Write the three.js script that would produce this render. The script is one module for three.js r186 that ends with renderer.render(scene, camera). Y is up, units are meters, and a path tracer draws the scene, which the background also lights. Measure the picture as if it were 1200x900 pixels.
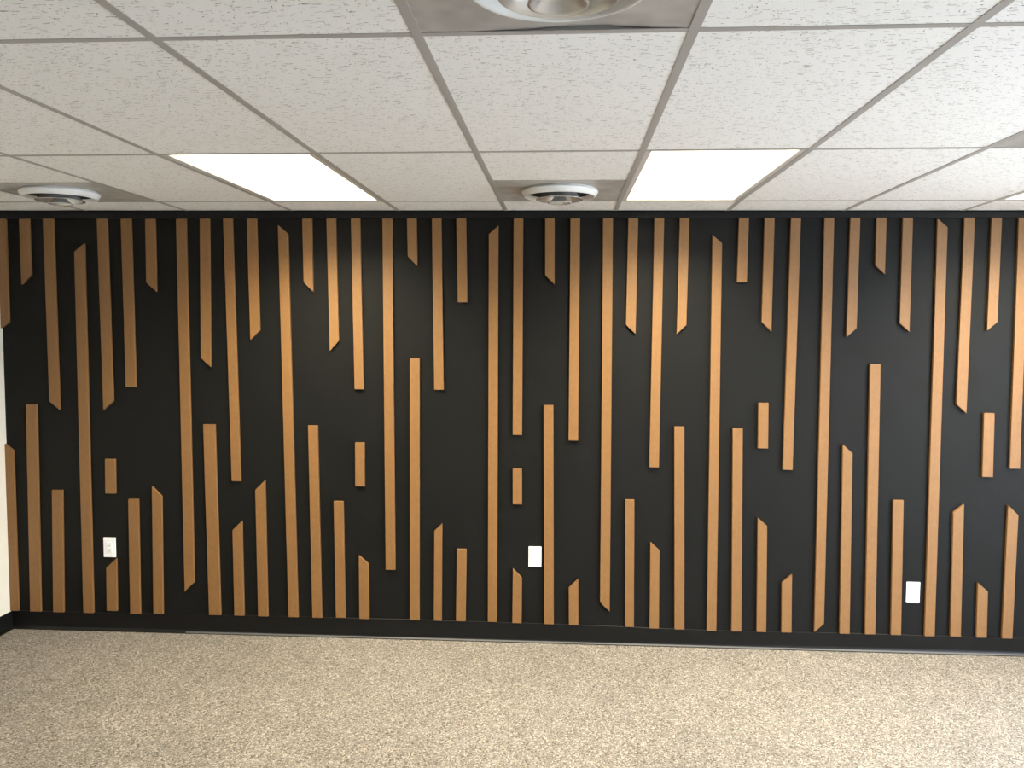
import * as THREE from 'three';
import { mergeGeometries } from 'three/addons/utils/BufferGeometryUtils.js';
import { RoundedBoxGeometry } from 'three/addons/geometries/RoundedBoxGeometry.js';

const scene = new THREE.Scene();

// ---------------------------------------------------------------- camera, sky, exposure
const camera = new THREE.PerspectiveCamera(2 * Math.atan(450 / 984.65) * 180 / Math.PI, 4 / 3, 0.05, 100);
camera.position.set(0.3336, 1.774, 4.698);
camera.rotation.set(-0.06316, 0.06166, 0.00474, 'YXZ');
scene.add(camera);
scene.background = new THREE.Color().setRGB(0.82, 0.94, 1.14);      // even overcast sky
scene.backgroundIntensity = 9.0;
const LAMP = 3.85;                                                     // candela of each of the four cells behind a prismatic lens
const LAMP_COLOR = new THREE.Color().setRGB(1.0, 0.90, 0.67);
const renderer = new THREE.WebGLRenderer({ antialias: true });
renderer.toneMapping = THREE.LinearToneMapping;
renderer.toneMappingExposure = 1.66;
renderer.shadowMap.enabled = true;

// ---------------------------------------------------------------- helpers
let seed = 20240611;
const rnd = () => { seed = (seed + 0x6D2B79F5) | 0; let t = Math.imul(seed ^ (seed >>> 15), 1 | seed); t = (t + Math.imul(t ^ (t >>> 7), 61 | t)) ^ t; return ((t ^ (t >>> 14)) >>> 0) / 4294967296; };
const taken = {};
const numbered = (name) => { const n = taken[name] = (taken[name] ?? -1) + 1; return n ? `${name}_${String(n).padStart(3, '0')}` : name; };
function mesh(name, geometry, material, parent) {
  const m = new THREE.Mesh(geometry, material);
  m.name = parent === scene ? numbered(name) : name;
  m.castShadow = m.receiveShadow = true;
  parent.add(m);
  return m;
}
function group(name, parent = scene) { const g = new THREE.Group(); g.name = parent === scene ? numbered(name) : name; parent.add(g); return g; }
function structure(o) { o.userData.kind = 'structure'; return o; }
function tag(o, label, category, grp) { o.userData.label = label; o.userData.category = category; if (grp) o.userData.group = grp; return o; }
const box = (x0, x1, y0, y1, z0, z1) => new THREE.BoxGeometry(x1 - x0, y1 - y0, z1 - z0).translate((x0 + x1) / 2, (y0 + y1) / 2, (z0 + z1) / 2);

// a hexahedron from four bottom corners [x, z] (in order around), bottom height function, thickness; uv in metres
function slab(c, yAt, thick, uo = 0, vo = 0, per = 1) {
  const b = c.map(([x, z]) => [x, yAt(x, z), z]), t = b.map(([x, y, z]) => [x, y + thick, z]);
  const pos = [], uv = [];
  const quad = (...p) => { for (const i of [0, 1, 2, 0, 2, 3]) { pos.push(...p[i]); uv.push((p[i][0] + uo) / per, (p[i][2] + p[i][1] + vo) / per); } };
  quad(b[0], b[1], b[2], b[3]); quad(t[3], t[2], t[1], t[0]);
  for (let i = 0; i < 4; i++) { const j = (i + 1) % 4; quad(b[j], b[i], t[i], t[j]); }
  const g = new THREE.BufferGeometry();
  g.setAttribute('position', new THREE.Float32BufferAttribute(pos, 3));
  g.setAttribute('uv', new THREE.Float32BufferAttribute(uv, 2));
  g.computeVertexNormals();
  return g;
}
function dataTexture(w, h, fn, srgb) {
  const d = new Uint8Array(w * h * 4);
  for (let y = 0, i = 0; y < h; y++) for (let x = 0; x < w; x++, i += 4) { const c = fn(x, y); d[i] = c[0]; d[i + 1] = c[1]; d[i + 2] = c[2]; d[i + 3] = 255; }
  const t = new THREE.DataTexture(d, w, h);
  t.wrapS = t.wrapT = THREE.RepeatWrapping; t.magFilter = THREE.LinearFilter; t.minFilter = THREE.LinearMipmapLinearFilter; t.generateMipmaps = true;
  if (srgb) t.colorSpace = THREE.SRGBColorSpace;
  t.needsUpdate = true;
  return t;
}
// tileable value noise with n cells a side
function valueNoise(nx, ny) {
  const g = Float32Array.from({ length: nx * ny }, rnd), s = (t) => t * t * (3 - 2 * t);
  return (u, v) => {
    u = ((u % 1) + 1) % 1 * nx; v = ((v % 1) + 1) % 1 * ny;
    const i = Math.floor(u), j = Math.floor(v), a = s(u - i), b = s(v - j), i1 = (i + 1) % nx, j1 = (j + 1) % ny, ii = i % nx, jj = j % ny;
    return (g[jj * nx + ii] * (1 - a) + g[jj * nx + i1] * a) * (1 - b) + (g[j1 * nx + ii] * (1 - a) + g[j1 * nx + i1] * a) * b;
  };
}

// ---------------------------------------------------------------- room measures (metres)
const LEFT = -2.922, RIGHT = 3.62, BACK = 0, REAR = 8.6, TOP = 2.85;
const H = (x, z) => 2.4384 - 0.0039 * (x - 0.05) * Math.max(0, 1 - z / 1.6);   // the hung ceiling runs slightly out of level along the black wall
const trimBottom = (x) => 2.3955 - 0.0025 * x;
const baseKnots = [[-3.2, .1065], [-2.3, .1065], [-1.7, .1125], [-.5, .115], [.08, .112], [.4, .109], [.85, .102], [1.2, .097], [1.45, .098], [1.9, .101], [3.7, .098]];
const baseTop = (x) => { let i = 0; while (i < baseKnots.length - 2 && x > baseKnots[i + 1][0]) i++; const [a, b] = [baseKnots[i], baseKnots[i + 1]]; return a[1] + (b[1] - a[1]) * (x - a[0]) / (b[0] - a[0]); };

// ---------------------------------------------------------------- materials
const fine = valueNoise(128, 128), mid = valueNoise(32, 32), coarse = valueNoise(6, 6);

// carpet: loops of mixed beige and brown yarn, 2.4 m repeat
const CARPET = 2.4, CN = 2048, CC = 390;
const loopX = Float32Array.from({ length: CC * CC }, rnd), loopY = Float32Array.from({ length: CC * CC }, rnd), loopT = Float32Array.from({ length: CC * CC }, rnd);
const carpetBump = new Uint8Array(CN * CN);
const carpetMap = dataTexture(CN, CN, (x, y) => {
  const u = x / CN * CC, v = y / CN * CC, i0 = Math.floor(u), j0 = Math.floor(v);
  let best = 9, at = 0;
  for (let j = j0 - 1; j <= j0 + 1; j++) for (let i = i0 - 1; i <= i0 + 1; i++) {
    const k = ((j + CC) % CC) * CC + (i + CC) % CC, dx = i + loopX[k] - u, dy = (j + loopY[k] - v) * 0.8, d = dx * dx + dy * dy;
    if (d < best) { best = d; at = k; }
  }
  const t = loopT[at], c = coarse(x / CN, y / CN), m = mid(x / CN, y / CN), f = fine(x / CN * 3, y / CN * 3);
  let tone = t < 0.13 ? 0.66 : t < 0.5 ? 0.90 : t < 0.85 ? 1.04 : 1.27;
  tone *= 0.93 + 0.06 * c + 0.07 * m + 0.06 * f;
  carpetBump[y * CN + x] = Math.max(0, Math.min(255, 235 * (1 - best * 1.3) * (0.6 + 0.4 * loopX[at])));
  const w = t < 0.16 ? 6 : 0;
  return [Math.min(255, 121 * tone + w * 0.4), Math.min(255, 114.5 * tone), Math.min(255, 106 * tone - w)];
}, true);
const carpetHeight = dataTexture(CN, CN, (x, y) => { const b = carpetBump[y * CN + x]; return [b, b, b]; });
const carpetMat = new THREE.MeshStandardMaterial({ map: carpetMap, bumpMap: carpetHeight, bumpScale: 0.003, roughness: 1 });

// ceiling board: white paint, short fissures along x and pin holes, 1.2192 m repeat
const TILE = 1.2192;
const tileCanvas = (ground, ink) => {
  const n = 2048, c = document.createElement('canvas'); c.width = c.height = n;
  const g = c.getContext('2d'); g.fillStyle = ground; g.fillRect(0, 0, n, n); g.lineCap = 'round';
  seed = 77123;
  for (let k = 0; k < 4600; k++) {
    const x = rnd() * n, y = rnd() * n, long = rnd() < 0.42, len = (long ? 6 + 12 * rnd() : 2 + 4 * rnd()) / 1000 / TILE * n, w = (1.1 + 1.5 * rnd()) / 1000 / TILE * n;
    const a = (rnd() - 0.5) * (long ? 0.5 : 3), bend = (rnd() - 0.5) * 10, alpha = 0.3 + 0.65 * rnd();
    g.strokeStyle = ink(alpha); g.lineWidth = w;
    for (const ox of [0, n, -n]) for (const oy of [0, n, -n]) {
      if (x + ox < -60 || x + ox > n + 60 || y + oy < -60 || y + oy > n + 60) continue;
      g.beginPath(); g.moveTo(x + ox - Math.cos(a) * len / 2, y + oy - Math.sin(a) * len / 2);
      g.quadraticCurveTo(x + ox, y + oy + bend, x + ox + Math.cos(a) * len / 2, y + oy + Math.sin(a) * len / 2); g.stroke();
    }
  }
  for (let k = 0; k < 9000; k++) { g.fillStyle = ink(0.08 + 0.2 * rnd()); const r = 0.8 + 1.1 * rnd(); g.beginPath(); g.arc(rnd() * n, rnd() * n, r, 0, 7); g.fill(); }
  const t = new THREE.CanvasTexture(c); t.wrapS = t.wrapT = THREE.RepeatWrapping; t.anisotropy = 8;
  return t;
};
const tileMap = tileCanvas('#f6f5f1', (a) => `rgba(120,112,102,${a * 0.85})`); tileMap.colorSpace = THREE.SRGBColorSpace;
const tileBump = tileCanvas('#ffffff', (a) => `rgba(0,0,0,${a})`);
const tileMat = new THREE.MeshStandardMaterial({ map: tileMap, bumpMap: tileBump, bumpScale: 0.002, roughness: 0.95 });
seed = 5150;

const teeMat = new THREE.MeshStandardMaterial({ color: new THREE.Color().setRGB(0.42, 0.40, 0.37), roughness: 0.5 });
const deckMat = new THREE.MeshStandardMaterial({ color: new THREE.Color().setRGB(0.12, 0.12, 0.12), roughness: 0.9 });

const rollerBump = dataTexture(512, 512, (x, y) => { const b = 90 + 110 * fine(x / 512, y / 512) + 40 * mid(x / 512, y / 512); return [b, b, b]; });
const rollerRough = dataTexture(512, 512, (x, y) => { const b = 128 + 22 * mid(x / 512, y / 512) + 22 * coarse(x / 512, y / 512); return [b, b, b]; });
const wallUV = (t, per) => { const c = t.clone(); c.repeat.set(1 / per, 1 / per); c.needsUpdate = true; return c; };
const blackMat = new THREE.MeshPhysicalMaterial({ specularIntensity: 0.3, color: new THREE.Color().setRGB(0.0066, 0.0067, 0.0061), roughness: 0.9, roughnessMap: wallUV(rollerRough, 0.9), bumpMap: wallUV(rollerBump, 0.5), bumpScale: 0.0004 });
const blackTrimMat = new THREE.MeshPhysicalMaterial({ specularIntensity: 0.4, color: new THREE.Color().setRGB(0.007, 0.007, 0.007), roughness: 0.5 });
const rubberMat = new THREE.MeshPhysicalMaterial({ specularIntensity: 0.5, color: new THREE.Color().setRGB(0.006, 0.006, 0.006), roughness: 0.36 });
const toeHighlightMat = new THREE.MeshStandardMaterial({ color: new THREE.Color().setRGB(0.075, 0.075, 0.075), roughness: 0.5 });
const creamMat = new THREE.MeshStandardMaterial({ color: new THREE.Color().setRGB(0.74, 0.70, 0.59), roughness: 0.8, bumpMap: wallUV(rollerBump, 0.4), bumpScale: 0.0006 });

// slats: tan finish with a faint vertical grain
const streak = valueNoise(64, 4), streak2 = valueNoise(128, 10);
const slatTextures = [0, 1, 2].map((k) => dataTexture(256, 512, (x, y) => {
  const u = x / 256, v = y / 512, s = 0.905 + 0.045 * streak(u + k * 0.31, v + k * 0.17) + 0.035 * streak2(u + k * 0.11, v) + 0.06 * fine(u * 0.7, v * 1.5 + k * 0.3) + 0.05 * mid(u + k * 0.2, v * 1.5);
  return [Math.min(255, 124 * s), Math.min(255, 88 * s), Math.min(255, 47 * s)];
}, true));
const slatMats = slatTextures.map((t) => { t.repeat.set(1 / 0.3, 1 / 0.7); return new THREE.MeshStandardMaterial({ map: t, roughness: 0.55 }); });

const plasticMat = new THREE.MeshStandardMaterial({ color: new THREE.Color().setRGB(0.86, 0.86, 0.85), roughness: 0.35 });
const slotMat = new THREE.MeshStandardMaterial({ color: new THREE.Color().setRGB(0.05, 0.05, 0.05), roughness: 0.6 });
const screwMat = new THREE.MeshStandardMaterial({ color: new THREE.Color().setRGB(0.75, 0.75, 0.74), roughness: 0.3 });
const sheetBlotch = dataTexture(256, 256, (x, y) => { const b = 205 + 30 * mid(x / 512, y / 512) + 20 * coarse(x / 256, y / 256); return [b, b * 0.99, b * 0.975]; }, true);
const panelMat = new THREE.MeshStandardMaterial({ color: new THREE.Color().setRGB(0.60, 0.585, 0.56), map: sheetBlotch, roughness: 0.4, metalness: 0.05 });
const diffuserMat = new THREE.MeshStandardMaterial({ color: new THREE.Color().setRGB(0.80, 0.80, 0.77), roughness: 0.28 });
const coneMat = new THREE.MeshStandardMaterial({ color: new THREE.Color().setRGB(0.66, 0.66, 0.64), roughness: 0.2, metalness: 0.55 });
const ductMat = new THREE.MeshStandardMaterial({ color: new THREE.Color().setRGB(0.05, 0.055, 0.055), roughness: 0.6 });
const lensMat = new THREE.MeshStandardMaterial({ color: 0xffffff, emissive: LAMP_COLOR, emissiveIntensity: 2, roughness: 0.5 });
const fixtureMat = new THREE.MeshStandardMaterial({ color: new THREE.Color().setRGB(0.62, 0.59, 0.54), roughness: 0.5 });
const frameMat = new THREE.MeshStandardMaterial({ color: new THREE.Color().setRGB(0.16, 0.15, 0.14), roughness: 0.4, metalness: 0.6 });
const glassMat = new THREE.MeshPhysicalMaterial({ color: 0xffffff, transmission: 1, thickness: 0, roughness: 0.02, ior: 1.5 });
const pavementMat = new THREE.MeshStandardMaterial({ color: new THREE.Color().setRGB(0.60, 0.59, 0.56), roughness: 0.95 });

// ---------------------------------------------------------------- floor and walls
{
  const g = new THREE.BoxGeometry(RIGHT - LEFT + 0.24, 0.06, REAR + 0.24, 1, 1, 1).translate((LEFT + RIGHT) / 2, -0.03, REAR / 2);
  const p = g.attributes.position, uv = g.attributes.uv;
  for (let i = 0; i < p.count; i++) uv.setXY(i, (p.getX(i) * 0.94 + p.getZ(i) * 0.34) / CARPET, (p.getZ(i) * 0.94 - p.getX(i) * 0.34) / CARPET);
  const f = structure(mesh('floor', g, carpetMat, scene));
  f.userData.label = 'beige and brown flecked loop carpet over the whole floor';
}
function worldUV(g, a, b) { const p = g.attributes.position, uv = g.attributes.uv; for (let i = 0; i < p.count; i++) uv.setXY(i, p.getComponent(i, a), p.getComponent(i, b)); return g; }

const wallBack = structure(group('wall_back'));
wallBack.userData.label = 'matte black feature wall carrying vertical tan slats';
mesh('wall_surface', worldUV(box(LEFT - 0.12, RIGHT + 0.12, 0, TOP, -0.12, 0), 0, 1), blackMat, wallBack);
structure(mesh('wall_left', worldUV(box(LEFT - 0.12, LEFT, 0, TOP, 0, REAR), 2, 1), creamMat, scene)).userData.label = 'cream painted side wall at the left edge';
structure(mesh('wall_rear', worldUV(box(LEFT - 0.12, RIGHT + 0.12, 0, TOP, REAR, REAR + 0.12), 0, 1), creamMat, scene)).userData.label = 'cream painted wall behind the camera';

// right wall with three tall shop windows
const WINDOWS = [[0.75, 2.15], [2.35, 3.75], [3.95, 5.35]], SILL = 0.12, HEAD = 2.3;
{
  const parts = [box(RIGHT, RIGHT + 0.12, 0, SILL, 0, REAR), box(RIGHT, RIGHT + 0.12, HEAD, TOP, 0, REAR)];
  let z = 0;
  for (const [a, b] of WINDOWS) { parts.push(box(RIGHT, RIGHT + 0.12, SILL, HEAD, z, a)); z = b; }
  parts.push(box(RIGHT, RIGHT + 0.12, SILL, HEAD, z, REAR));
  structure(mesh('wall_right', worldUV(mergeGeometries(parts), 2, 1), creamMat, scene)).userData.label = 'cream painted wall with tall shop windows, right of the frame';
  WINDOWS.forEach(([a, b], i) => {
    const w = structure(group(`window_${i + 1}`));
    w.userData.label = `${['nearest to the black wall', 'middle one', 'farthest from the black wall'][i]} of three tall shop windows`;
    const X0 = RIGHT + 0.03, X1 = RIGHT + 0.09, f = 0.05;
    mesh('window_frame', mergeGeometries([box(X0, X1, SILL, SILL + f, a, b), box(X0, X1, HEAD - f, HEAD, a, b), box(X0, X1, SILL + f, HEAD - f, a, a + f), box(X0, X1, SILL + f, HEAD - f, b - f, b)]), frameMat, w);
    mesh('pane', new THREE.PlaneGeometry(b - a - 2 * f, HEAD - SILL - 2 * f).rotateY(-Math.PI / 2).translate(RIGHT + 0.06, (SILL + HEAD) / 2, (a + b) / 2), glassMat, w);
  });
}
structure(mesh('pavement', box(RIGHT + 0.12, RIGHT + 30, -0.25, -0.02, -25, 35), pavementMat, scene)).userData.label = 'grey pavement outside the windows';

// black top trim board, 18 mm proud, with a shadow gap under the ceiling
{
  const x0 = LEFT, x1 = RIGHT, t0 = trimBottom(x0), t1 = trimBottom(x1), s = new THREE.Shape();
  s.moveTo(x0, t0); s.lineTo(x1, t1); s.lineTo(x1, H(x1, 0) - 0.009); s.lineTo(x0, H(x0, 0) - 0.009);
  structure(mesh('trim_1', new THREE.ExtrudeGeometry(s, { depth: 0.016, bevelEnabled: true, bevelSize: 0.0008, bevelThickness: 0.0008, bevelOffset: -0.0008, bevelSegments: 1 }).translate(0, 0, 0.0008), blackTrimMat, scene)).userData.label = 'black board running along the top of the slatted wall';
}

// rubber cove base: thin upright sheet with a rounded top and a flared toe
function coveBase(along, topAt, steps) {
  const prof = (h) => [[0, h], [0.0035, h], [0.005, h - 0.0012], [0.005, h - 0.006], [0.005, 0.024], [0.0062, 0.016], [0.0095, 0.0095], [0.0145, 0.0055], [0.0185, 0.0035], [0.019, 0.001], [0.019, -0.001], [0, -0.001]];
  const pos = [], idx = [], n = prof(0.1).length;
  for (let k = 0; k <= steps; k++) for (const [o, y] of prof(topAt(k / steps))) pos.push(...along(k / steps, o, y));
  for (let k = 0; k < steps; k++) for (let i = 0; i < n; i++) { const j = (i + 1) % n, a = k * n + i, b = k * n + j, c = a + n, d = b + n; idx.push(a, b, c, b, d, c); }
  for (let i = 1; i < n - 1; i++) { idx.push(0, i + 1, i); const o = steps * n; idx.push(o, o + i, o + i + 1); }
  const g = new THREE.BufferGeometry();
  g.setAttribute('position', new THREE.Float32BufferAttribute(pos, 3)); g.setIndex(idx);
  const flat = g.toNonIndexed(); flat.computeVertexNormals();
  return flat;
}
const baseBack = structure(mesh('baseboard_back', coveBase((t, o, y) => [LEFT + t * (RIGHT - LEFT), y, o], (t) => baseTop(LEFT + t * (RIGHT - LEFT)), 60), rubberMat, scene));
baseBack.userData.label = 'black rubber cove base under the slatted wall';
{ // lighter grey strip that paints the highlight onto the toe of the base
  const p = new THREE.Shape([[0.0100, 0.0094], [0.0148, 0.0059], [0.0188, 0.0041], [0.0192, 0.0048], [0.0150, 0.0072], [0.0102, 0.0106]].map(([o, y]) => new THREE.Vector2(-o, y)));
  const lip = mesh('toe_highlight', new THREE.ExtrudeGeometry(p, { depth: RIGHT + 1.86, bevelEnabled: false }).rotateY(Math.PI / 2).translate(-1.86, 0, 0), toeHighlightMat, baseBack);
  lip.userData.label = 'light grey painted highlight along the cove base toe at the carpet';
}
structure(mesh('baseboard_left', coveBase((t, o, y) => [LEFT + o, y, 0.006 + (REAR - 0.006) * (1 - t)], () => 0.1035, 1), rubberMat, scene)).userData.label = 'black rubber cove base along the cream side wall';

// ---------------------------------------------------------------- slats: [x at top, x at bottom, width, top left y, top right y, bottom left y, bottom right y]; top 0 = against the trim board
const SLATS = [
  [-2.897, -2.897, 0.049, 0, 0, 1.7749, 1.8105],
  [-2.897, -2.897, 0.049, 1.1009, 1.063, 0.1086, 0.1086],
  [-2.762, -2.7593, 0.0584, 0, 0, 2.0275, 2.0827],
  [-2.7535, -2.7673, 0.0634, 1.334, 1.334, 0.1075, 0.1075],
  [-2.6191, -2.6136, 0.0594, 0, 0, 1.355, 1.3045],
  [-2.6131, -2.627, 0.0618, 0.8343, 0.8343, 0.1071, 0.1071],
  [-2.4388, -2.4438, 0.0599, 2.2138, 2.2621, 0.1071, 0.1071],
  [-2.3011, -2.2915, 0.0586, 0, 0, 1.3048, 1.3588],
  [-2.2895, -2.2922, 0.0584, 1.021, 1.021, 0.8195, 0.8195],
  [-2.2977, -2.301, 0.0611, 0.3793, 0.4354, 0.1231, 0.1231],
  [-2.1603, -2.1545, 0.0584, 0, 0, 1.4412, 1.4412],
  [-2.1565, -2.1605, 0.0593, 0.7883, 0.7883, 0.1085, 0.1085],
  [-2.0178, -2.0199, 0.0571, 0, 0, 2.0405, 1.9874],
  [-2.0145, -2.0224, 0.0559, 0.8637, 0.8077, 0.1124, 0.1124],
  [-1.8381, -1.8312, 0.0571, 0, 0, 0.2494, 0.3054],
  [-1.7009, -1.7097, 0.0552, 0, 0, 1.6119, 1.5602],
  [-1.6971, -1.6826, 0.0687, 1.229, 1.229, 0.1147, 0.1147],
  [-1.5677, -1.5427, 0.052, 0, 0, 0.904, 0.904],
  [-1.5411, -1.5378, 0.0563, 0.6176, 0.6726, 0.1149, 0.1149],
  [-1.4298, -1.4195, 0.0551, 0, 0, 1.7138, 1.7683],
  [-1.4027, -1.3964, 0.057, 0.8543, 0.9107, 0.1146, 0.1146],
  [-1.2506, -1.2173, 0.0564, 2.3616, 2.3134, 0.1142, 0.1142],
  [-1.1124, -1.1079, 0.0541, 0, 0, 2.0416, 1.9881],
  [-1.0914, -1.0775, 0.0547, 1.2305, 1.2305, 0.1144, 0.1144],
  [-0.9748, -0.9627, 0.0528, 0, 0, 1.656, 1.7137],
  [-0.9467, -0.9391, 0.0549, 0.7968, 0.7968, 0.118, 0.118],
  [-0.8369, -0.8224, 0.0513, 0, 0, 1.4399, 1.4399],
  [-0.8208, -0.8213, 0.0539, 1.1357, 1.1357, 0.8851, 0.8851],
  [-0.8024, -0.8016, 0.0559, 0.4834, 0.435, 0.1151, 0.1151],
  [-0.6568, -0.6476, 0.0548, 0, 0, 0.4056, 0.4056],
  [-0.5192, -0.5149, 0.0529, 0, 0, 2.1858, 2.1328],
  [-0.5047, -0.5091, 0.0552, 1.6168, 1.6168, 0.1158, 0.1158],
  [-0.38, -0.3674, 0.0523, 0, 0, 1.4411, 1.4411],
  [-0.3719, -0.3753, 0.0446, 0.6362, 0.6788, 0.1153, 0.1153],
  [-0.2425, -0.2342, 0.0531, 0, 0, 1.9319, 1.9319],
  [-0.2376, -0.2429, 0.0545, 0.5336, 0.5336, 0.1164, 0.1164],
  [-0.0617, -0.0611, 0.0523, 2.3075, 2.3555, 0.1172, 0.1172],
  [0.0759, 0.0759, 0.0518, 0, 0, 1.1907, 1.1907],
  [0.0767, 0.0782, 0.0515, 0.9981, 0.9981, 0.7976, 0.7976],
  [0.0805, 0.0788, 0.0513, 0.4268, 0.3739, 0.1135, 0.1135],
  [0.2493, 0.2519, 0.0514, 0, 0, 2.0822, 2.0315],
  [0.2493, 0.2615, 0.0542, 1.3597, 1.3597, 0.1124, 0.1124],
  [0.3888, 0.3895, 0.0528, 0, 0, 1.1634, 1.1634],
  [0.398, 0.4012, 0.0536, 0.3246, 0.3764, 0.1102, 0.1102],
  [0.5678, 0.5764, 0.0541, 0, 0, 0.2465, 0.1939],
  [0.7057, 0.7, 0.0534, 0, 0, 1.8109, 1.7609],
  [0.7081, 0.7155, 0.0499, 0.8338, 0.8338, 0.1088, 0.1088],
  [0.8469, 0.8397, 0.0526, 0, 0, 1.0191, 1.0191],
  [0.8515, 0.8544, 0.0516, 0.5967, 0.5484, 0.1037, 0.1037],
  [0.9839, 0.9776, 0.052, 0, 0, 1.7605, 1.81],
  [0.9749, 0.9951, 0.0546, 1.2485, 1.2485, 0.1017, 0.1017],
  [1.1619, 1.1734, 0.0523, 2.3023, 2.2561, 0.098, 0.098],
  [1.3029, 1.2994, 0.053, 0, 0, 2.0445, 2.0445],
  [1.2946, 1.3115, 0.0541, 1.2419, 1.2419, 0.099, 0.099],
  [1.44, 1.4377, 0.0528, 0, 0, 1.828, 1.7757],
  [1.4309, 1.434, 0.0544, 1.385, 1.385, 1.1333, 1.1333],
  [1.4407, 1.4491, 0.0518, 0.746, 0.701, 0.0994, 0.0994],
  [1.5806, 1.5707, 0.0523, 0, 0, 1.0157, 1.0157],
  [1.5818, 1.5868, 0.0541, 0.3805, 0.4291, 0.1007, 0.1007],
  [1.7571, 1.7645, 0.051, 0, 0, 0.1068, 0.1543],
  [1.8945, 1.8929, 0.0515, 0, 0, 1.7503, 1.7968],
  [1.8912, 1.9043, 0.0531, 1.1603, 1.1125, 0.1021, 0.1021],
  [2.0326, 2.0333, 0.0517, 0, 0, 2.1369, 2.0889],
  [2.0243, 2.043, 0.0552, 1.6028, 1.6028, 0.1021, 0.1021],
  [2.1707, 2.172, 0.0526, 0, 0, 1.8255, 1.7792],
  [2.1716, 2.1824, 0.0541, 0.8568, 0.8568, 0.1025, 0.1025],
  [2.3521, 2.3637, 0.0532, 2.3848, 2.3389, 0.1003, 0.1003],
  [2.4917, 2.4869, 0.054, 0, 0, 1.3884, 1.3388],
  [2.4931, 2.5032, 0.0549, 0.7935, 0.8397, 0.1027, 0.1027],
  [2.6318, 2.6313, 0.0529, 0, 0, 1.7871, 1.8331],
  [2.6344, 2.6389, 0.0556, 1.3415, 1.3415, 0.9929, 0.9929],
  [2.6377, 2.6416, 0.0551, 0.4083, 0.3591, 0.1003, 0.1003],
  [2.7725, 2.7803, 0.0532, 0, 0, 1.0404, 1.0404],
  [2.7816, 2.7782, 0.0551, 0.8392, 0.7857, 0.099, 0.099],
];
{
  const ones = ['', 'first', 'second', 'third', 'fourth', 'fifth', 'sixth', 'seventh', 'eighth', 'ninth', 'tenth', 'eleventh', 'twelfth', 'thirteenth', 'fourteenth', 'fifteenth', 'sixteenth', 'seventeenth', 'eighteenth', 'nineteenth'];
  const ordinal = (n) => n < 20 ? ones[n] : n === 20 ? 'twentieth' : n < 30 ? 'twenty-' + ones[n - 20] : n === 30 ? 'thirtieth' : n < 40 ? 'thirty-' + ones[n - 30] : n === 40 ? 'fortieth' : 'forty-' + ones[n - 40];
  const count = { hang: 0, stand: 0, float: 0 };
  SLATS.slice().sort((a, b) => a[0] - b[0]).forEach(([xt, xb, w, tl, tr, bl, br], k) => {
    const hang = !tl, stand = Math.max(bl, br) < 0.13;
    if (hang) tl = tr = trimBottom(xt) - 0.0004;
    const h = w / 2, b = 0.0009, s = new THREE.Shape();
    s.moveTo(xb - h, bl); s.lineTo(xb + h, br); s.lineTo(xt + h, tr); s.lineTo(xt - h, tl);
    const g = new THREE.ExtrudeGeometry(s, { depth: 0.018 - b * 2, bevelEnabled: true, bevelSize: b, bevelThickness: b, bevelOffset: -b, bevelSegments: 1 }).translate(0, 0, b);
    const uv = g.attributes.uv, ou = rnd(), ov = rnd();
    for (let i = 0; i < uv.count; i++) uv.setXY(i, uv.getX(i) + ou, uv.getY(i) + ov);
    const m = mesh('wood_slat', g, slatMats[k % 3], wallBack);
    const kind = hang ? 'hang' : stand ? 'stand' : 'float', n = ordinal(++count[kind]);
    const end = (l, r) => Math.abs(l - r) > 0.012 ? 'slanted' : 'square';
    m.userData.label = hang ? `tan slat with ${end(bl, br)} lower end, ${n} from left of those under the top trim`
      : stand ? `tan slat with ${end(tl, tr)} upper end, ${n} from left of those standing on the baseboard`
        : `short tan slat touching neither trim nor baseboard, ${n} of five from left`;
  });
}

// ---------------------------------------------------------------- hung ceiling: lay-in boards on a tee grid
const ROWS = [0, 0.34, 1.532, 2.777, 3.997, 5.217, 6.437, 7.657, REAR];
const measured = { '-4': [-2.405, -2.41, -2.43], '-3': [-1.812, -1.809, -1.811], '-2': [-1.205, -1.209, -1.224], '-1': [-0.597, -0.602, -0.610, -0.612], 0: [0.004, 0.003, -0.001, -0.003], 1: [0.609, 0.610, 0.617, 0.614], 2: [1.219, 1.212, 1.225, 1.216], 3: [1.842, 1.84, 1.846], 4: [2.463, 2.463, 2.465] };
const colX = (k, r) => { if (k <= -5) return LEFT; if (k >= 6) return RIGHT; const m = measured[k]; return m && m[Math.min(r, m.length - 1)] !== undefined ? m[Math.min(r, m.length - 1)] : k * 0.6096 + 0.01; };
const ceiling = structure(group('ceiling'));
ceiling.userData.label = 'hung ceiling of white fissured boards on a grey tee grid';
mesh('roof_deck', box(LEFT - 0.12, RIGHT + 0.12, TOP, TOP + 0.1, -0.12, REAR + 0.12), deckMat, ceiling);
const key = (k, r) => k + ',' + r;
const lightCells = new Set([key(-2, 1), key(1, 1), key(4, 1)]);
const ventCells = { [key(0, 1)]: 0, [key(-4, 1)]: 0, [key(3, 2)]: 0, [key(0, 3)]: 0 };     // 0 = panel in the half nearer the black wall
const lift = 0.0016;
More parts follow.
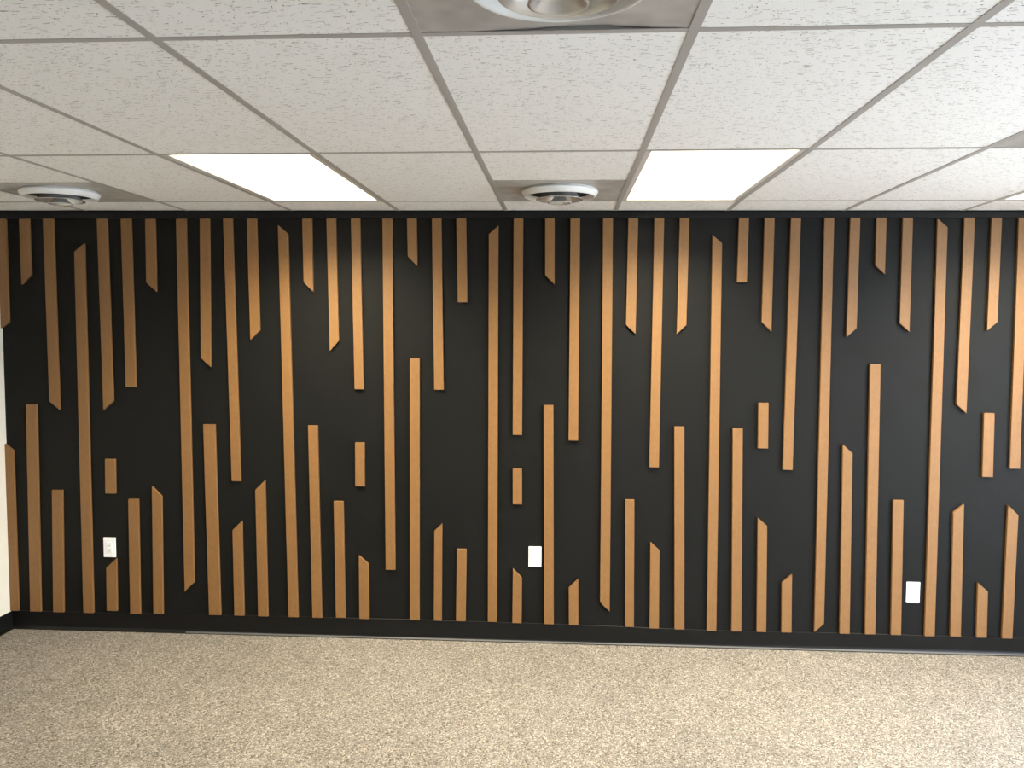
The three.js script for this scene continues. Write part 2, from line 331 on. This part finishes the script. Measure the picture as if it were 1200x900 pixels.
const cellCorners = (k, r, f0 = 0, f1 = 1, inset = 0.004) => {
  const z0 = ROWS[r], z1 = ROWS[r + 1], a = z0 + (z1 - z0) * f0, b = z0 + (z1 - z0) * f1;
  const xl = (f) => colX(k, r) + (colX(k, r + 1) - colX(k, r)) * f + inset, xr = (f) => colX(k + 1, r) + (colX(k + 1, r + 1) - colX(k + 1, r)) * f - inset;
  return [[xl(f0), a + (f0 ? 0 : inset)], [xr(f0), a + (f0 ? 0 : inset)], [xr(f1), b - (f1 < 1 ? 0 : inset)], [xl(f1), b - (f1 < 1 ? 0 : inset)]];
};
const onTee = (x, z) => H(x, z) + lift;
for (let r = 0; r < ROWS.length - 1; r++) for (let k = -5; k < 6; k++) {
  if (lightCells.has(key(k, r))) continue;
  const half = ventCells[key(k, r)] !== undefined;
  mesh('ceiling_tile', slab(cellCorners(k, r, half ? 0.5 : 0, 1), onTee, 0.014, rnd() * 3, rnd() * 3, TILE), tileMat, ceiling);
}
const teeSlab = (x0, z0, x1, z1, w) => {          // flange and web between two points
  const L = Math.hypot(x1 - x0, z1 - z0), nx = (z1 - z0) / L * w / 2, nz = -(x1 - x0) / L * w / 2;
  const c = (q) => [[x0 - nx * q, z0 - nz * q], [x0 + nx * q, z0 + nz * q], [x1 + nx * q, z1 + nz * q], [x1 - nx * q, z1 - nz * q]];
  const order = (cs) => { const [a, b, d, e] = cs, area = (b[0] - a[0]) * (d[1] - a[1]) - (d[0] - a[0]) * (b[1] - a[1]); return area > 0 ? cs : [a, e, d, b]; };
  return [slab(order(c(1)), H, 0.0012), slab(order(c(0.1)), (x, z) => H(x, z) + 0.0012, 0.03)];
};
for (let k = -4; k < 6; k++) {
  const parts = [];
  for (let r = 0; r < ROWS.length - 1; r++) parts.push(...teeSlab(colX(k, r), ROWS[r], colX(k, r + 1), ROWS[r + 1], 0.0238));
  mesh('main_tee', mergeGeometries(parts), teeMat, ceiling);
}
for (let r = 1; r < ROWS.length - 1; r++) for (let k = -5; k < 6; k++) {
  const x0 = colX(k, r) + (k > -5 ? 0.012 : 0), x1 = colX(k + 1, r) - (k < 5 ? 0.012 : 0);
  mesh('cross_tee', mergeGeometries(teeSlab(x0, ROWS[r], x1, ROWS[r], r === 1 ? 0.019 : 0.0225)), teeMat, ceiling);
}

// ---------------------------------------------------------------- ceiling lights
function ceilingLight(k, r, label) {
  const c = cellCorners(k, r, 0, 1, 0.005), cx = c.reduce((s, p) => s + p[0], 0) / 4, cz = c.reduce((s, p) => s + p[1], 0) / 4, y = H(cx, cz);
  const t = group('ceiling_light'); t.position.set(cx, y, cz);
  tag(t, label, 'ceiling light', 'lit ceiling panels');
  const loc = c.map(([x, z]) => [x - cx, z - cz]), hAt = (x, z) => H(x + cx, z + cz) - y + lift;
  const f = 0.029, inner = loc.map(([x, z]) => [x - Math.sign(x) * f, z - Math.sign(z) * 0.013]);
  const rim = [];
  for (let i = 0; i < 4; i++) { const j = (i + 1) % 4; rim.push(slab([loc[i], loc[j], inner[j], inner[i]], hAt, 0.012)); }
  mesh('frame', mergeGeometries(rim), fixtureMat, t);
  mesh('lens', slab(inner, (x, z) => hAt(x, z) + 0.004, 0.003), lensMat, t);
  mesh('housing', slab(loc, (x, z) => hAt(x, z) + 0.0125, 0.09), fixtureMat, t);
  const w = inner[1][0] - inner[0][0], d = inner[2][1] - inner[1][1];
  for (let i = 0; i < 2; i++) for (let j = 0; j < 2; j++) {      // the prismatic lens throws its light mostly downward
    const lamp = new THREE.SpotLight(LAMP_COLOR, LAMP, 0, 76 * Math.PI / 180, 1, 2);
    lamp.name = 'panel_light'; lamp.castShadow = true; lamp.shadow.radius = 1;
    lamp.position.set((i - 0.5) * Math.abs(w) * 0.5, -0.018, (j - 0.5) * Math.abs(d) * 0.5);
    lamp.target.position.set(lamp.position.x, -1, lamp.position.z);
    t.add(lamp, lamp.target);
  }
}
ceilingLight(-2, 1, 'left one of two whole lit ceiling panels beside the black wall');
ceilingLight(1, 1, 'lit ceiling panel directly right of the middle round air diffuser');
ceilingLight(4, 1, 'lit ceiling panel cut off by the right edge of the photo');

// ---------------------------------------------------------------- round air diffusers on square metal panels
const lathe = (pts) => new THREE.LatheGeometry(pts.map(([a, b]) => new THREE.Vector2(a, b)), 72);
const outerCone = lathe([[0.1475, -0.020], [0.150, -0.028], [0.158, -0.038], [0.163, -0.041], [0.168, -0.039], [0.176, -0.026], [0.180, -0.017], [0.179, -0.014], [0.172, -0.012], [0.170, -0.004], [0.166, -0.001]]);
const middleCone = lathe([[0.060, 0.020], [0.066, 0.000], [0.078, -0.026], [0.096, -0.047], [0.108, -0.054], [0.112, -0.052], [0.112, -0.050], [0.098, -0.043], [0.081, -0.022], [0.069, 0.004], [0.063, 0.022], [0.060, 0.020]]);
const innerCone = lathe([[0.0001, -0.040], [0.010, -0.0415], [0.022, -0.047], [0.034, -0.056], [0.046, -0.066], [0.052, -0.069], [0.056, -0.068], [0.056, -0.065], [0.046, -0.058], [0.030, -0.042], [0.018, -0.024], [0.012, 0.004], [0.0001, 0.006]]);
const neck = lathe([[0.1475, -0.022], [0.1475, 0.16], [0.0001, 0.16], [0.0001, 0.162], [0.1490, 0.162], [0.1490, -0.022], [0.1475, -0.022]]);
const strutGeo = mergeGeometries([box(-0.147, 0.147, 0.006, 0.009, -0.008, 0.008), box(-0.008, 0.008, 0.0095, 0.0125, -0.147, 0.147)]);
function airDiffuser(k, r, label, bow = 0, ox = 0, drop = 0, oz = 0.045) {
  const c = cellCorners(k, r, 0, 0.5, 0.005), cx = c.reduce((s, p) => s + p[0], 0) / 4, cz = c.reduce((s, p) => s + p[1], 0) / 4, y = H(cx, cz);
  const t = group('air_vent'); t.position.set(cx, y, cz);
  tag(t, label, 'air vent', 'round air diffusers');
  const hw = (c[1][0] - c[0][0]) / 2, hd = (c[2][1] - c[1][1]) / 2, N = 24, M = 8, pos = [], uv = [], idx = [];
  // sheet panel with a round hole: rings from the hole out to the square edge; the far edge may bow upward
  const A = 96;
  for (let i = 0; i <= A; i++) for (let j = 0; j <= M; j++) {
    const a = i / A * Math.PI * 2, ca = Math.cos(a), sa = Math.sin(a), q = 1 / Math.max(Math.abs(ca) / hw, Math.abs(sa) / hd), f = j / M, x = ca * (0.150 + (q - 0.150) * f) + ox * (1 - f), z = sa * (0.150 + (q - 0.150) * f) + oz * (1 - f);
    const e = Math.max(0, (-z / hd - 0.55) / 0.45), up = bow * e * e * Math.exp(-(((x - 0.07) / 0.14) ** 2));
    pos.push(x, H(x + cx, z + cz) - y + lift + up, z); uv.push(x / 0.6 + 0.5, z / 0.6 + 0.5);
  }
  for (let i = 0; i < A; i++) for (let j = 0; j < M; j++) { const a = i * (M + 1) + j, b = a + 1, d = a + M + 1, e = d + 1; idx.push(a, b, d, b, e, d); }
  const n = pos.length / 3;
  for (let i = 0; i < n; i++) { pos.push(pos[i * 3], pos[i * 3 + 1] + 0.0012, pos[i * 3 + 2]); uv.push(uv[i * 2], uv[i * 2 + 1]); }
  for (let i = 0, m = idx.length; i < m; i += 3) idx.push(idx[i] + n, idx[i + 2] + n, idx[i + 1] + n);
  const g = new THREE.BufferGeometry(); g.setAttribute('position', new THREE.Float32BufferAttribute(pos, 3)); g.setAttribute('uv', new THREE.Float32BufferAttribute(uv, 2)); g.setIndex(idx); g.computeVertexNormals();
  mesh('panel', g, panelMat, t);
  for (const [name, g2, m] of [['outer_cone', outerCone, diffuserMat], ['middle_cone', middleCone, coneMat], ['inner_cone', innerCone, coneMat], ['duct_neck', neck, ductMat], ['cross_strut', strutGeo, ductMat]]) {
    const c2 = mesh(name, g2, m, t); c2.position.set(ox, 0.006 - drop, oz);
    if (name === 'cross_strut') c2.rotation.y = 0.5;
  }
  return t;
}
airDiffuser(0, 1, 'white round air diffuser between the two lit panels near the black wall');
airDiffuser(-4, 1, 'white round air diffuser at the far left above the slats', 0, -0.019);
airDiffuser(3, 2, 'grey vent panel cut off by the right edge of the photo');
airDiffuser(0, 3, 'shiny round air diffuser cut off by the top edge of the photo', 0.011, 0.012, 0.011);

// ---------------------------------------------------------------- electrical cover plates
function coverPlate(name, x, y, label, category) {
  const t = group(name); t.position.set(x, y, 0);
  tag(t, label, category);
  mesh('cover_plate', new RoundedBoxGeometry(0.073, 0.117, 0.008, 2, 0.0025).translate(0, 0, 0.0035), plasticMat, t);
  return t;
}
function receptacle(t, y, rocker) {
  const face = mesh('receptacle', rocker ? new RoundedBoxGeometry(0.031, 0.031, 0.003, 1, 0.001).translate(0, y, 0.0085)
    : new THREE.CylinderGeometry(0.0165, 0.0168, 0.0025, 28).rotateX(Math.PI / 2).scale(1, 0.86, 1).translate(0, y, 0.0085), plasticMat, t);
  const z = rocker ? 0.01005 : 0.0098;
  mesh('slot', mergeGeometries([box(-0.0072, -0.0052, y - 0.001, y + 0.008, z - 0.001, z + 0.0002), box(0.0052, 0.0072, y, y + 0.0075, z - 0.001, z + 0.0002)]), slotMat, face);
  mesh('ground_hole', new THREE.CylinderGeometry(0.0026, 0.0026, 0.0012, 14).rotateX(Math.PI / 2).translate(0, y - 0.0065, z - 0.0004), slotMat, face);
}
const screw = (t, y) => mesh('screw', new THREE.CylinderGeometry(0.0032, 0.0034, 0.0018, 16).rotateX(Math.PI / 2).translate(0, y, 0.0079), screwMat, t);
{
  const a = coverPlate('wall_outlet', -2.311, 0.4985, 'white rectangular-face outlet above a short slanted slat at the left', 'outlet');
  mesh('insert_frame', mergeGeometries([box(-0.0175, 0.0175, 0.0315, 0.034, 0.007, 0.0085), box(-0.0175, 0.0175, -0.034, -0.0315, 0.007, 0.0085), box(-0.0175, -0.0162, -0.0315, 0.0315, 0.007, 0.0085), box(0.0162, 0.0175, -0.0315, 0.0315, 0.007, 0.0085)]), screwMat, a);
  receptacle(a, 0.0158, true); receptacle(a, -0.0158, true); screw(a, 0.049); screw(a, -0.049);
  const b = coverPlate('wall_outlet', 0.179, 0.496, 'white duplex outlet at the middle of the slatted wall', 'outlet');
  receptacle(b, 0.0197, false); receptacle(b, -0.0197, false); screw(b, 0);
  const c = coverPlate('blank_wall_plate', 2.271, 0.3405, 'blank white cover plate between two slats at the right', 'wall plate');
  screw(c, 0.042); screw(c, -0.042);
}

renderer.render(scene, camera);
